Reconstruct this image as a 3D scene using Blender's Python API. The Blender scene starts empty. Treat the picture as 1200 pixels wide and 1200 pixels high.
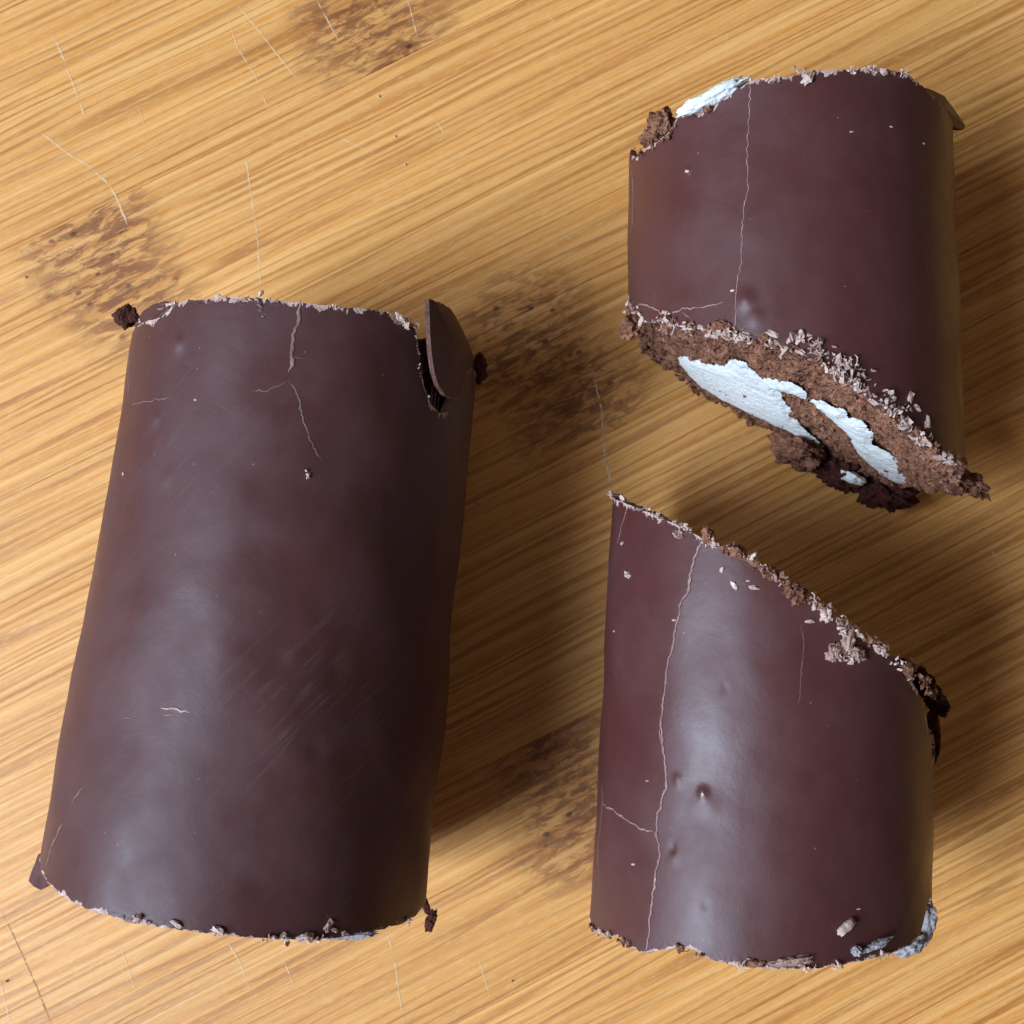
import bpy, bmesh, math, random
import numpy as np
from mathutils import Vector

# ------------------------------------------------------------------ camera, light, exposure
scene = bpy.context.scene
COL = scene.collection
CM = 0.01                      # everything below is laid out in centimetres
CAM_H, FPX, TILT = 19.5, 1500.0, math.radians(4.7)
cam_d = bpy.data.cameras.new('camera')
cam = bpy.data.objects.new('camera', cam_d); COL.objects.link(cam)
cam.location = (0, 0, CAM_H*CM); cam.rotation_euler = (TILT, 0, 0)
cam_d.sensor_width = 36; cam_d.lens = 36*FPX/1200
cam_d.clip_start = 0.005; cam_d.clip_end = 50
cam_d.dof.use_dof = True; cam_d.dof.focus_distance = 0.158; cam_d.dof.aperture_fstop = 70
scene.camera = cam

world = bpy.data.worlds.new('World'); scene.world = world; world.use_nodes = True
bg = world.node_tree.nodes['Background']
bg.inputs['Color'].default_value = (1.0, 0.80, 0.64, 1); bg.inputs['Strength'].default_value = 0.105

def area(name, loc, target, sx, sy, power, color):
    l = bpy.data.lights.new(name, 'AREA'); l.shape = 'RECTANGLE'; l.size = sx; l.size_y = sy
    l.energy = power; l.color = color
    o = bpy.data.objects.new(name, l); COL.objects.link(o); o.location = loc
    o.rotation_euler = (Vector(target)-Vector(loc)).to_track_quat('-Z', 'Y').to_euler()
    return o
area('window_light', (-0.86, -0.34, 0.84), (0, 0, 0), 0.74, 0.66, 36.5, (0.645, 0.785, 1.0))

scene.view_settings.view_transform = 'Standard'; scene.view_settings.look = 'None'
scene.view_settings.exposure = 0; scene.view_settings.gamma = 1
scene.view_settings.use_curve_mapping = False
scene.render.engine = 'CYCLES'
scene.cycles.use_adaptive_sampling = True; scene.cycles.adaptive_threshold = 0.025; scene.cycles.adaptive_min_samples = 16
scene.cycles.max_bounces = 5; scene.cycles.diffuse_bounces = 3; scene.cycles.glossy_bounces = 3; scene.cycles.transparent_max_bounces = 6
scene.render.resolution_x = scene.render.resolution_y = 1024

# ------------------------------------------------------------------ small maths
rng = np.random.RandomState(7); random.seed(7)
cD = np.array([0, math.sin(TILT), -math.cos(TILT)]); cU = np.array([0, math.cos(TILT), math.sin(TILT)])
cR = np.array([1., 0, 0]); cC = np.array([0, 0, CAM_H])
def ray(px, py): return cD*FPX + cR*(px-600) + cU*(600-py)
def at(px, py, z):                      # point of the place at height z (cm)
    r = ray(px, py); return cC + r*((z-CAM_H)/r[2])

_perm = np.random.RandomState(3).permutation(256); _perm = np.r_[_perm, _perm, _perm]
_grad = np.random.RandomState(4).normal(size=(256, 3)); _grad /= np.linalg.norm(_grad, axis=1)[:, None]
def noise3(P):                          # gradient noise, about -0.7..0.7
    P = np.asarray(P, float); shp = P.shape[:-1]; P = P.reshape(-1, 3)
    I = np.floor(P).astype(int); f = P-I; I &= 255; w = f*f*f*(f*(f*6-15)+10)
    out = np.zeros(len(P))
    for dx in (0, 1):
        for dy in (0, 1):
            for dz in (0, 1):
                h = _perm[_perm[_perm[(I[:, 0]+dx) & 255]+((I[:, 1]+dy) & 255)]+((I[:, 2]+dz) & 255)]
                g = _grad[h]; q = f-np.array([dx, dy, dz])
                ww = (w[:, 0] if dx else 1-w[:, 0])*(w[:, 1] if dy else 1-w[:, 1])*(w[:, 2] if dz else 1-w[:, 2])
                out += ww*np.einsum('ij,ij->i', g, q)
    return out.reshape(shp)
def fbm(P, octaves, gain=0.55):
    P = np.asarray(P, float); a = 1.0; o = 0
    for k in range(octaves): o = o + a*noise3(P*(2.03**k)+k*17.3); a *= gain
    return o

# ------------------------------------------------------------------ objects
def mesh_obj(name, V, Fc, mats, parent, origin, midx=None, smooth=True, kind=None):
    me = bpy.data.meshes.new(name)
    V = (np.asarray(V, float)-np.asarray(origin))*CM
    me.from_pydata(V.tolist(), [], [tuple(int(i) for i in f) for f in Fc])
    for m in (mats if isinstance(mats, (list, tuple)) else [mats]): me.materials.append(m)
    if midx is not None: me.polygons.foreach_set('material_index', np.asarray(midx, np.int32))
    n = len(me.polygons)
    sm = np.ones(n, bool) if smooth is True else (np.zeros(n, bool) if smooth is False else np.asarray(smooth, bool))
    me.polygons.foreach_set('use_smooth', sm); me.update()
    o = bpy.data.objects.new(name, me); COL.objects.link(o)
    if parent is not None: o.parent = parent
    else: o.location = Vector(np.asarray(origin)*CM)
    if kind: o['kind'] = kind
    return o
def thing(name, label, cat, loc, group=None):
    o = bpy.data.objects.new(name, None); COL.objects.link(o); o.empty_display_size = 0.01
    o.location = Vector(np.asarray(loc)*CM); o['label'] = label; o['category'] = cat
    if group: o['group'] = group
    return o

# ------------------------------------------------------------------ materials
class Nodes:
    def __init__(s, name):
        s.m = bpy.data.materials.new(name); s.m.use_nodes = True
        s.t = s.m.node_tree; s.b = s.t.nodes['Principled BSDF']
    def n(s, typ, **kw):
        o = s.t.nodes.new(typ)
        for k, v in kw.items(): setattr(o, k, v)
        return o
    def l(s, a, b): s.t.links.new(a, b)
    def val(s, sock, v):
        if hasattr(v, 'is_output') or isinstance(v, bpy.types.NodeSocket): s.l(v, sock)
        else: sock.default_value = v
    def coord(s): return s.n('ShaderNodeTexCoord').outputs['Object']
    def mapped(s, vec, scale, rot=(0, 0, 0), loc=(0, 0, 0)):
        m = s.n('ShaderNodeMapping'); s.l(vec, m.inputs['Vector'])
        m.inputs['Scale'].default_value = scale; m.inputs['Rotation'].default_value = rot; m.inputs['Location'].default_value = loc
        return m.outputs[0]
    def noise(s, vec, scale=1, detail=2, rough=0.5, dist=0):
        o = s.n('ShaderNodeTexNoise'); s.l(vec, o.inputs['Vector'])
        o.inputs['Scale'].default_value = scale; o.inputs['Detail'].default_value = detail
        o.inputs['Roughness'].default_value = rough; o.inputs['Distortion'].default_value = dist
        return o.outputs['Fac']
    def remap(s, v, a, b, c=0, d=1):
        o = s.n('ShaderNodeMapRange'); s.l(v, o.inputs['Value'])
        for k, x in zip(('From Min', 'From Max', 'To Min', 'To Max'), (a, b, c, d)): o.inputs[k].default_value = x
        return o.outputs[0]
    def math(s, op, a, b=0.0, c=None):
        o = s.n('ShaderNodeMath', operation=op); s.val(o.inputs[0], a); s.val(o.inputs[1], b)
        if c is not None: s.val(o.inputs[2], c)
        return o.outputs[0]
    def mix(s, f, a, b, blend='MIX'):
        o = s.n('ShaderNodeMix', data_type='RGBA', blend_type=blend)
        s.val(o.inputs[0], f)
        for sock, v in ((o.inputs[6], a), (o.inputs[7], b)):
            s.val(sock, v if not isinstance(v, tuple) else (*v, 1))
        return o.outputs[2]
    def bump(s, h, strength, dist, prev=None):
        o = s.n('ShaderNodeBump'); s.l(h, o.inputs['Height'])
        o.inputs['Strength'].default_value = strength; o.inputs['Distance'].default_value = dist
        if prev is not None: s.l(prev, o.inputs['Normal'])
        return o.outputs[0]
    def done(s, color, rough, normal=None, spec=0.5, **kw):
        s.val(s.b.inputs['Base Color'], color if not isinstance(color, tuple) else (*color, 1))
        s.val(s.b.inputs['Roughness'], rough); s.b.inputs['Specular IOR Level'].default_value = spec
        if normal is not None: s.l(normal, s.b.inputs['Normal'])
        for k, v in kw.items(): s.val(s.b.inputs[k.replace('_', ' ')], v)
        return s.m

def mat_coating(name, base, rough, bloom, scratch=None):
    k = Nodes(name); c = k.coord(); cm = k.mapped(c, (100, 100, 100))
    big = k.noise(cm, 0.9, 3, 0.55); mid = k.noise(cm, 3.1, 4, 0.6); fine = k.noise(cm, 28, 3, 0.6)
    sp = k.n('ShaderNodeTexVoronoi'); k.l(cm, sp.inputs['Vector']); sp.inputs['Scale'].default_value = 5.5
    speck = k.remap(sp.outputs['Distance'], 0.035, 0.075, 1, 0)
    spr = k.n('ShaderNodeSeparateColor'); k.l(sp.outputs['Color'], spr.inputs[0])
    speck = k.math('MULTIPLY', speck, k.remap(spr.outputs[0], 0.74, 0.78))
    dark = tuple(x*0.90 for x in base)
    col = k.mix(k.remap(mid, 0.35, 0.7), base, dark)
    dust = k.math('MULTIPLY', k.remap(big, 0.42, 0.72), k.remap(fine, 0.2, 0.6, 0.6, 1))
    if scratch:
        f = k.mapped(k.mapped(cm, (1, 1, 1), (0, 0, -0.80)), (1.0, 15, 1.0)); s1 = k.remap(k.noise(f, 1.0, 3, 0.6), 0.56, 0.66)
        f2 = k.mapped(k.mapped(cm, (1, 1, 1), (0, 0, 0.55), (4, 2, 0)), (0.9, 17, 0.9)); s2 = k.remap(k.noise(f2, 1.0, 3, 0.6), 0.62, 0.72)
        vd = k.n('ShaderNodeVectorMath', operation='DISTANCE'); k.l(cm, vd.inputs[0]); vd.inputs[1].default_value = scratch
        zone = k.math('MULTIPLY', k.remap(vd.outputs['Value'], 0.5, 1.7, 1, 0), k.remap(mid, 0.35, 0.6, 0.2, 1))
        zone = k.math('MAXIMUM', zone, k.math('MULTIPLY', k.remap(k.noise(k.mapped(cm, (1, 1, 1), (0, 0, 0), (9, 3, 1)), 0.42, 2, 0.5), 0.5, 0.66), 0.35))
        sc = k.math('MULTIPLY', k.math('MAXIMUM', s1, s2), zone)
        smudge = k.math('MULTIPLY', sc, 0.07)
    col = k.mix(k.math('MULTIPLY', dust, bloom), col, (0.30, 0.24, 0.25))
    if scratch: col = k.mix(smudge, col, (0.42, 0.36, 0.38))
    col = k.mix(k.math('MULTIPLY', speck, 0.5), col, (0.34, 0.22, 0.19))
    r = k.math('ADD', k.remap(big, 0.3, 0.7, rough-0.03, rough+0.03), k.math('MULTIPLY', dust, 0.12))
    patchy = k.noise(k.mapped(cm, (1, 0.7, 1), (0, 0, 0.4), (2, 7, 3)), 0.62, 3, 0.6, 0.8)
    r = k.math('ADD', r, k.remap(patchy, 0.35, 0.65, -0.05, 0.06))
    hh = k.math('MULTIPLY_ADD', fine, 0.08, mid)
    if scratch: hh = k.math('SUBTRACT', hh, k.math('MULTIPLY', sc, 0.30))
    nb = k.bump(hh, 0.06, 0.0010)
    return k.done(col, r, nb, 0.42)
M = {}
_sc = at(378, 835, 4.75)-np.array([-3.183, 0.085, 0])
M['coat_dull'] = mat_coating('chocolate_dull', (0.078, 0.0250, 0.0225), 0.50, 0.05, tuple(_sc))
M['coat'] = mat_coating('chocolate_satin', (0.084, 0.0250, 0.0215), 0.42, 0.03)

def mat_simple(name, a, b, scale, rough, bumps=0.5, dist=0.0006, spec=0.3, sss=0):
    k = Nodes(name); cm = k.mapped(k.coord(), (100, 100, 100))
    n1 = k.noise(cm, scale, 5, 0.65); n2 = k.noise(cm, scale*3.3, 3, 0.6)
    col = k.mix(k.remap(n1, 0.35, 0.65), a, b)
    nb = k.bump(n2, bumps, dist)
    if sss: k.b.inputs['Subsurface Weight'].default_value = sss; k.b.inputs['Subsurface Radius'].default_value = (0.002, 0.0015, 0.001)
    return k.done(col, rough, nb, spec)
M['pale'] = mat_simple('chipped_chocolate_edge', (0.64, 0.48, 0.41), (0.34, 0.20, 0.155), 9, 0.8)
M['broken'] = mat_simple('broken_chocolate', (0.15, 0.070, 0.048), (0.075, 0.03, 0.022), 8, 0.65)
M['gap'] = mat_simple('crack_gap_shade', (0.018, 0.007, 0.006), (0.03, 0.011, 0.009), 6, 0.8, 0.2)  # painted shade: dark strip that gives the cracks depth
M['crack'] = mat_simple('crack_edge', (0.34, 0.20, 0.175), (0.20, 0.105, 0.09), 6, 0.7, 0.2)
M['crack_faint'] = mat_simple('faint_crack_edge', (0.24, 0.15, 0.14), (0.14, 0.078, 0.07), 6, 0.6, 0.2)
M['sponge'] = mat_simple('sponge', (0.40, 0.185, 0.108), (0.12, 0.045, 0.025), 7, 0.95, 0.9, 0.0008, 0.15)
M['sponge_dark_shade'] = mat_simple('dark_shaded_sponge', (0.13, 0.040, 0.028), (0.055, 0.016, 0.011), 9, 0.85, 0.9, 0.0008, 0.2)  # dark crumbs, and painted shade inside the notch and below the cut
M['cream'] = mat_simple('cream', (0.84, 0.85, 0.80), (0.76, 0.78, 0.74), 5, 0.55, 0.35, 0.0008, 0.4)
M['cream_smear'] = mat_simple('smeared_cream', (0.42, 0.40, 0.40), (0.22, 0.18, 0.18), 5, 0.6, 0.5, 0.0008, 0.4)
M['shaving'] = mat_simple('chocolate_shavings', (0.72, 0.55, 0.47), (0.40, 0.245, 0.185), 4, 0.85)

M['crumb_tan'] = mat_simple('tan_crumbs', (0.50, 0.325, 0.255), (0.27, 0.145, 0.10), 8, 0.9, 0.6)
def mat_bamboo():
    k = Nodes('bamboo'); c = k.coord(); info = k.n('ShaderNodeObjectInfo').outputs['Random']
    off = k.n('ShaderNodeCombineXYZ'); k.l(k.math('MULTIPLY', info, 53.0), off.inputs[0]); k.l(k.math('MULTIPLY', info, 31.7), off.inputs[1])
    cm0 = k.mapped(c, (100, 100, 100))
    add = k.n('ShaderNodeVectorMath', operation='ADD'); k.l(cm0, add.inputs[0]); k.l(off.outputs[0], add.inputs[1]); cm = add.outputs[0]
    # gentle waviness of the fibres
    wob = k.noise(k.mapped(cm, (0.25, 0.8, 1)), 1, 2, 0.5)
    wv = k.n('ShaderNodeCombineXYZ'); k.l(k.remap(wob, 0, 1, -0.05, 0.05), wv.inputs[1])
    add2 = k.n('ShaderNodeVectorMath', operation='ADD'); k.l(cm, add2.inputs[0]); k.l(wv.outputs[0], add2.inputs[1]); cw = add2.outputs[0]
    broad = k.noise(k.mapped(cw, (0.06, 2.0, 1)), 1, 2, 0.55)
    streak = k.noise(k.mapped(cw, (0.09, 11, 1)), 1, 3, 0.65)
    shift = k.noise(k.mapped(cw, (0.05, 1.7, 1), (0, 0, 0), (3, 5, 0)), 1, 3, 0.6)
    fibre = k.noise(k.mapped(cw, (0.30, 34, 1), (0, 0, 0), (1, 2, 0)), 1, 3, 0.7)
    fleck = k.noise(k.mapped(cw, (4, 40, 1), (0, 0, 0), (6, 1, 0)), 1, 2, 0.65)
    # vascular bundles: long dark lines, unevenly spaced
    sy = k.n('ShaderNodeSeparateXYZ'); k.l(cw, sy.inputs[0])
    ph = k.math('MULTIPLY_ADD', shift, 44.0, k.math('MULTIPLY', sy.outputs[1], 34.0))
    wave = k.math('MULTIPLY_ADD', k.math('SINE', ph, 0.0), 0.5, 0.5)
    gate = k.remap(k.noise(k.mapped(cw, (0.16, 3.5, 1), (0, 0, 0), (8, 4, 0)), 1, 2, 0.6), 0.36, 0.60, 0.25, 1)
    ln = k.math('MULTIPLY', k.remap(wave, 0.50, 1.0), gate)
    lit = (0.87, 0.455, 0.140); mid = (0.72, 0.300, 0.062); drk = (0.34, 0.108, 0.020)
    col = k.mix(k.remap(streak, 0.38, 0.62), mid, lit)
    col = k.mix(k.math('MULTIPLY', k.remap(broad, 0.42, 0.66), 0.42), col, (0.60, 0.245, 0.050))
    col = k.mix(k.math('MULTIPLY', ln, 0.68), col, drk)
    col = k.mix(k.math('MULTIPLY', k.remap(fibre, 0.50, 0.68), 0.28), col, (0.42, 0.155, 0.032))
    col = k.mix(k.math('MULTIPLY', k.remap(fleck, 0.54, 0.66), 0.26), col, (0.92, 0.62, 0.29))
    # the growth node of each strip: a brown, speckled patch across the fibres
    kx = k.n('ShaderNodeAttribute', attribute_type='OBJECT', attribute_name='knot_x').outputs['Fac']
    ky = k.n('ShaderNodeAttribute', attribute_type='OBJECT', attribute_name='knot_y').outputs['Fac']
    ks = k.n('ShaderNodeAttribute', attribute_type='OBJECT', attribute_name='knot_strength').outputs['Fac']
    sx = k.n('ShaderNodeSeparateXYZ'); k.l(cm0, sx.inputs[0])
    bend = k.noise(k.mapped(cm, (0.5, 0.8, 1), (0, 0, 0), (9, 9, 0)), 1, 3, 0.6)
    dx = k.math('ADD', k.math('SUBTRACT', sx.outputs[0], kx), k.remap(bend, 0.2, 0.8, -0.6, 0.6))
    dy = k.math('SUBTRACT', sx.outputs[1], ky)
    dd = k.math('ADD', k.math('POWER', k.math('ABSOLUTE', k.math('DIVIDE', dx, 1.15)), 2.0), k.math('POWER', k.math('ABSOLUTE', k.math('DIVIDE', dy, 1.6)), 4.0))
    body = k.remap(dd, 0.1, 1.5, 1, 0)
    patch = k.math('MULTIPLY', k.math('MULTIPLY', body, ks), k.remap(k.noise(k.mapped(cm, (2.2, 7.5, 1)), 1, 5, 0.72, 0.6), 0.45, 0.56))
    col = k.mix(k.math('MULTIPLY', k.math('MULTIPLY', body, ks), 0.22), col, (0.34, 0.120, 0.040))
    col = k.mix(k.math('MULTIPLY', patch, 0.82), col, (0.20, 0.062, 0.022))
    vo = k.n('ShaderNodeTexVoronoi'); k.l(k.mapped(cm, (2.6, 4.2, 1)), vo.inputs['Vector']); vo.inputs['Scale'].default_value = 1.1
    dots = k.math('MULTIPLY', k.remap(vo.outputs['Distance'], 0.12, 0.20, 1, 0), k.math('MULTIPLY', k.remap(dd, 0.3, 1.1, 1, 0), ks))
    sepc = k.n('ShaderNodeSeparateColor'); k.l(vo.outputs['Color'], sepc.inputs[0])
    dots = k.math('MULTIPLY', dots, k.remap(sepc.outputs[0], 0.35, 0.5))
    col = k.mix(k.math('MULTIPLY', dots, 0.75), col, (0.05, 0.016, 0.010))
    hsv = k.n('ShaderNodeHueSaturation'); k.l(col, hsv.inputs['Color']); k.l(k.remap(info, 0, 1, 0.94, 1.05), hsv.inputs['Value'])
    hsv.inputs['Saturation'].default_value = 1.0
    h = k.math('SUBTRACT', k.math('MULTIPLY', fibre, 0.6), k.math('MULTIPLY', ln, 0.5))
    nb = k.bump(h, 0.28, 0.0006)
    return k.done(hsv.outputs[0], k.remap(fibre, 0.3, 0.7, 0.40, 0.56), nb, 0.5)
M['bamboo'] = mat_bamboo()
def mat_mark(name, a, b):
    k = Nodes(name); cm = k.mapped(k.coord(), (100, 100, 100))
    n1 = k.noise(cm, 7, 3, 0.6)
    gap = k.remap(k.noise(cm, 5.0, 3, 0.7), 0.37, 0.54)
    k.val(k.b.inputs['Alpha'], k.math('MULTIPLY', gap, 0.72))
    return k.done(k.mix(n1, a, b), 0.6, None, 0.3)
M['mark'] = mat_mark('knife_mark_pale', (0.92, 0.74, 0.47), (0.82, 0.58, 0.30))
M['mark_dark'] = mat_mark('knife_mark_dark', (0.28, 0.14, 0.06), (0.42, 0.24, 0.10))

# ------------------------------------------------------------------ the bamboo cutting board
GA = math.radians(27.0); ga = np.array([math.cos(GA), math.sin(GA)]); gn = np.array([-math.sin(GA), math.cos(GA)])
board = thing('cutting_board', 'worn golden bamboo cutting board with knife scratches under the chocolate rolls', 'cutting board', (0, 0, 0))
board.rotation_euler = (0, 0, GA)
bounds = [at(600, y, 0)[1]*math.cos(GA) for y in (-1090, -835, -555, -275, 5, 284, 565, 882, 1165, 1450, 1730, 2010)]
knots = {3: (455, 45), 4: (125, 300), 5: (640, 430), 6: (60, 700), 7: (668, 905), 8: (1330, 900), 2: (900, -150), 9: (-150, 1700)}
def strip_mesh(w, L):
    bm = bmesh.new(); bmesh.ops.create_cube(bm, size=1)
    for v in bm.verts: v.co = Vector((v.co.x*L*CM, v.co.y*w*CM, (v.co.z-0.5)*1.5*CM))
    bmesh.ops.bevel(bm, geom=bm.edges[:], offset=0.00008, segments=2, affect='EDGES')
    me = bpy.data.meshes.new('bamboo_strip'); bm.to_mesh(me); bm.free(); me.materials.append(M['bamboo']); return me
for i in range(len(bounds)-1):
    q1, q0 = bounds[i], bounds[i+1]
    o = bpy.data.objects.new('bamboo_strip', strip_mesh(q1-q0-0.004, 44)); COL.objects.link(o)
    o.parent = board; o.location = (0, (q0+q1)/2*CM, -0.00002*(i % 2))
    if i in knots:
        p = at(*knots[i], 0)[:2]; o['knot_x'] = float(p@ga); o['knot_y'] = float(p@gn-(q0+q1)/2); o['knot_strength'] = 1.0
    else: o['knot_x'] = 90.0; o['knot_y'] = 0.0; o['knot_strength'] = 0.0

def ribbon_verts(P, W, side):
    n = len(P); V = []; Fc = []
    for i in range(n): V += [P[i]-side[i]*W[i], P[i]+side[i]*W[i]]
    for i in range(n-1): Fc.append((2*i, 2*i+1, 2*i+3, 2*i+2))
    return V, Fc
def resample(pts, step):
    pts = np.asarray(pts, float); d = np.r_[0, np.cumsum(np.linalg.norm(np.diff(pts, axis=0), axis=1))]
    n = max(3, int(d[-1]/step)); t = np.linspace(0, d[-1], n)
    return np.stack([np.interp(t, d, pts[:, j]) for j in range(pts.shape[1])], 1)
marks = [([(48, 155), (80, 180), (105, 195), (130, 218), (140, 240), (150, 265)], 1.5, 0), ([(62, 38), (75, 70), (90, 110), (100, 138)], 1.3, 0),
    ([(278, 5), (305, 38), (330, 70), (350, 95)], 1.2, 0), ([(267, 20), (278, 55), (300, 90), (315, 130)], 0.9, 0), ([(288, 180), (293, 220), (302, 280), (306, 345)], 1.2, 0),
    ([(371, 0), (385, 25), (398, 50)], 1.1, 0), ([(405, 135), (413, 146)], 1.0, 0), ([(478, 0), (490, 45)], 1.0, 0), ([(395, 160), (435, 178)], 0.7, 0),
    ([(510, 140), (527, 165)], 0.8, 0), ([(693, 430), (705, 480), (708, 530), (716, 572)], 1.3, 0), ([(706, 500), (712, 545), (718, 575)], 1.0, 0),
    ([(560, 520), (600, 540), (640, 556)], 0.8, 0), ([(0, 1064), (20, 1105), (40, 1150), (60, 1200)], 1.2, 1), ([(0, 1148), (12, 1200)], 1.0, 0),
    ([(265, 1100), (282, 1130), (295, 1165)], 1.0, 0), ([(455, 1095), (463, 1130), (470, 1180), (474, 1200)], 1.0, 0), ([(140, 1105), (152, 1140), (160, 1165)], 0.8, 0),
    ([(655, 265), (670, 285)], 0.9, 0), ([(1160, 640), (1185, 690)], 0.7, 0), ([(1130, 905), (1150, 945)], 0.7, 0), ([(560, 1120), (575, 1170)], 0.7, 0), ([(740, 125), (745, 140)], 0.9, 0),
    ([(160, 120), (175, 160)], 0.7, 0), ([(20, 200), (24, 216)], 0.7, 0), ([(640, 10), (660, 45)], 0.7, 0), ([(845, 20), (855, 55)], 0.6, 0), ([(330, 1115), (345, 1160)], 0.8, 0)]
for pts, w, dk in marks:
    P = np.array([at(x, y, 0.004) for x, y in resample(pts, 3)])
    t = np.gradient(P, axis=0); t /= np.linalg.norm(t, axis=1)[:, None]; side = np.stack([-t[:, 1], t[:, 0], 0*t[:, 0]], 1)
    P += side*(rng.normal(size=len(P))*0.003)[:, None]
    W = w*0.0105*(0.45+0.7*rng.rand(len(P)))*np.minimum(1, np.minimum(np.arange(len(P)), np.arange(len(P))[::-1])/3+0.1)
    V, Fc = ribbon_verts(P, W, side)
    Vl = np.array([[v[:2]@ga, v[:2]@gn, v[2]] for v in V])
    mesh_obj('knife_mark', Vl, Fc, M['mark_dark' if dk else 'mark'], board, (0, 0, 0))

# ------------------------------------------------------------------ cake rolls
class Roll:
    """A coated roll: circular section resting on the board, axis from p0 (near end) to p1 (far end)."""
    def __init__(s, p0, p1, r0, r1, seed):
        s.p0 = np.array(p0); s.p1 = np.array(p1); v = s.p1-s.p0; s.L = np.linalg.norm(v); s.a = v/s.L
        s.b = np.array([s.a[1], -s.a[0]]); s.r0, s.r1 = r0, r1; s.seed = seed; s.bumps = []; s.creases = []; s.wavy = 1.0
        m = (s.p0+s.p1)/2; s.origin = np.array([m[0], m[1], 0.0])
    def r(s, t): return s.r0+(s.r1-s.r0)*t/s.L
    def disp(s, th, t):
        r = s.r(t); Q = np.stack([np.sin(th)*r, np.cos(th)*r, t+0*th], -1)
        d = s.wavy*(0.050*noise3(Q*0.55+s.seed)+0.024*noise3(Q*1.2+s.seed*2))+0.006*noise3(Q*3.0+s.seed*3)
        for (bt, bs, h, w) in s.bumps:
            dt = (th-bt)*r; ds = t-bs; d = d+h*np.exp(-(dt*dt+ds*ds)/(w*w))
        for (cs, ct, A, Ll, Lr) in s.creases:
            tc = np.interp(t, cs, ct); x = (th-tc)*r
            fade = np.clip((t-cs[0]+0.5)/0.5, 0, 1)*np.clip((cs[-1]+0.5-t)/0.5, 0, 1)
            d = d+A*fade*np.where(x < 0, np.exp(x/Ll), np.exp(-x/Lr))*(np.cos(th) > -0.3)
        return d
    def P(s, th, t, off=0.0, disp=True):
        th = np.asarray(th, float); t = np.asarray(t, float)+0*th; rr = s.r(t)
        R = rr+off+(s.disp(th, t) if disp else 0)
        x = R*np.sin(th); z = 0.96*rr+R*np.cos(th)
        z = np.where(z < 0.25, 0.25*np.exp(np.clip((z-0.25)/0.25, -30, 0)), z)-0.0
        return np.stack([s.p0[0]+s.a[0]*t+s.b[0]*x, s.p0[1]+s.a[1]*t+s.b[1]*x, np.maximum(z, 0.012)], -1)
    def hit(s, px, py):                  # where a sight line meets the coating -> (theta, t)
        rr = ray(px, py); z = np.linspace(5.3, 0.3, 1500); k = (z-CAM_H)/rr[2]; X = cC+rr*k[:, None]
        q = X[:, :2]-s.p0; t = q@s.a; x = q@s.b; r = s.r(t); zz = X[:, 2]-0.96*r
        f = np.hypot(x, zz)-r; i = np.where(f < 0)[0]; i = i[0] if len(i) else np.argmin(f)
        return math.atan2(x[i], zz[i]), t[i]
    def edge(s, pts, rag, freq, seed):   # end of the coating as t(theta), from points along its visible rim
        H = sorted(s.hit(*p) for p in pts); th = np.array([h[0] for h in H]); t = np.array([h[1] for h in H])
        k, c = np.polyfit(np.sin(th), t, 1); s.last_plane = (k, c)
        def f(T):
            T = (np.asarray(T, float)+math.pi) % (2*math.pi)-math.pi; pl = c+k*np.sin(T); v = np.interp(T, th, t)
            o = np.maximum(th[0]-T, T-th[-1]); w = np.clip(o/0.5, 0, 1); w = w*w*(3-2*w)
            Q = np.stack([np.cos(T)*freq, np.sin(T)*freq, 0*T+seed], -1)
            return v*(1-w)+pl*w+rag*fbm(Q, 4, 0.75)
        f.plane = (k, c); f.inset = 0.0; f.follow = 1.0; return f
    def coating(s, e0, e1, mat, parent, chips=(0.05, 0.05), NT=720, NI=90):
        s.e0, s.e1 = e0, e1
        th = np.linspace(-math.pi, math.pi, NT, endpoint=False)
        offs = np.array([0, .012, .024, .036, .05, .065, .08, .1, .13, .17, .22, .3])
        hid = np.clip((np.abs(th)-1.2)/0.4, 0, 1); rg = 1+1.2*fbm(np.stack([np.cos(th)*9, np.sin(th)*9, 0*th+s.seed], -1), 3, 0.7)
        a = (e0(th)+e0.inset*hid*rg)[:, None]; b = (e1(th)-e1.inset*hid*rg)[:, None]
        S = np.concatenate([a+offs, a+.3+(b-a-.6)*np.linspace(0, 1, NI+2)[1:-1], b-offs[::-1]], 1); NS = S.shape[1]
        T = np.repeat(th[:, None], NS, 1)
        rough = np.zeros_like(S); ed = np.minimum(S-a, b-S)
        rough = 0.010*noise3(np.stack([T*60, S*25, 0*S], -1))*np.clip(1-ed/0.12, 0, 1)
        Vo = s.P(T, S, rough); hole = 0.13+0.02*noise3(np.stack([th*9, 0*th, 0*th+s.seed], -1))
        Vo = Vo.reshape(-1, 3)
        idx = np.arange(NT*NS).reshape(NT, NS); nx = np.roll(idx, -1, 0)
        F1 = np.stack([idx[:, :-1], idx[:, 1:], nx[:, 1:], nx[:, :-1]], -1).reshape(-1, 4)
        edf = np.minimum(ed[:, :-1], ed[:, 1:])
        near0 = (S-a < b-S)[:, :-1]
        n1 = fbm(np.stack([np.cos(T)*16, np.sin(T)*16, S*3+s.seed], -1), 3, 0.7)[:, :-1]
        lim = np.where(near0, chips[0], chips[1])*(0.35+2.4*n1)
        m1 = np.where(edf < lim, 1, 0).reshape(-1)
        # inner skin and rims (own vertices, so the broken edge stays crisp)
        Si = np.concatenate([a, a+(b-a)/3, a+(b-a)*2/3, b], 1); Ti = np.repeat(th[:, None], 4, 1)
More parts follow.
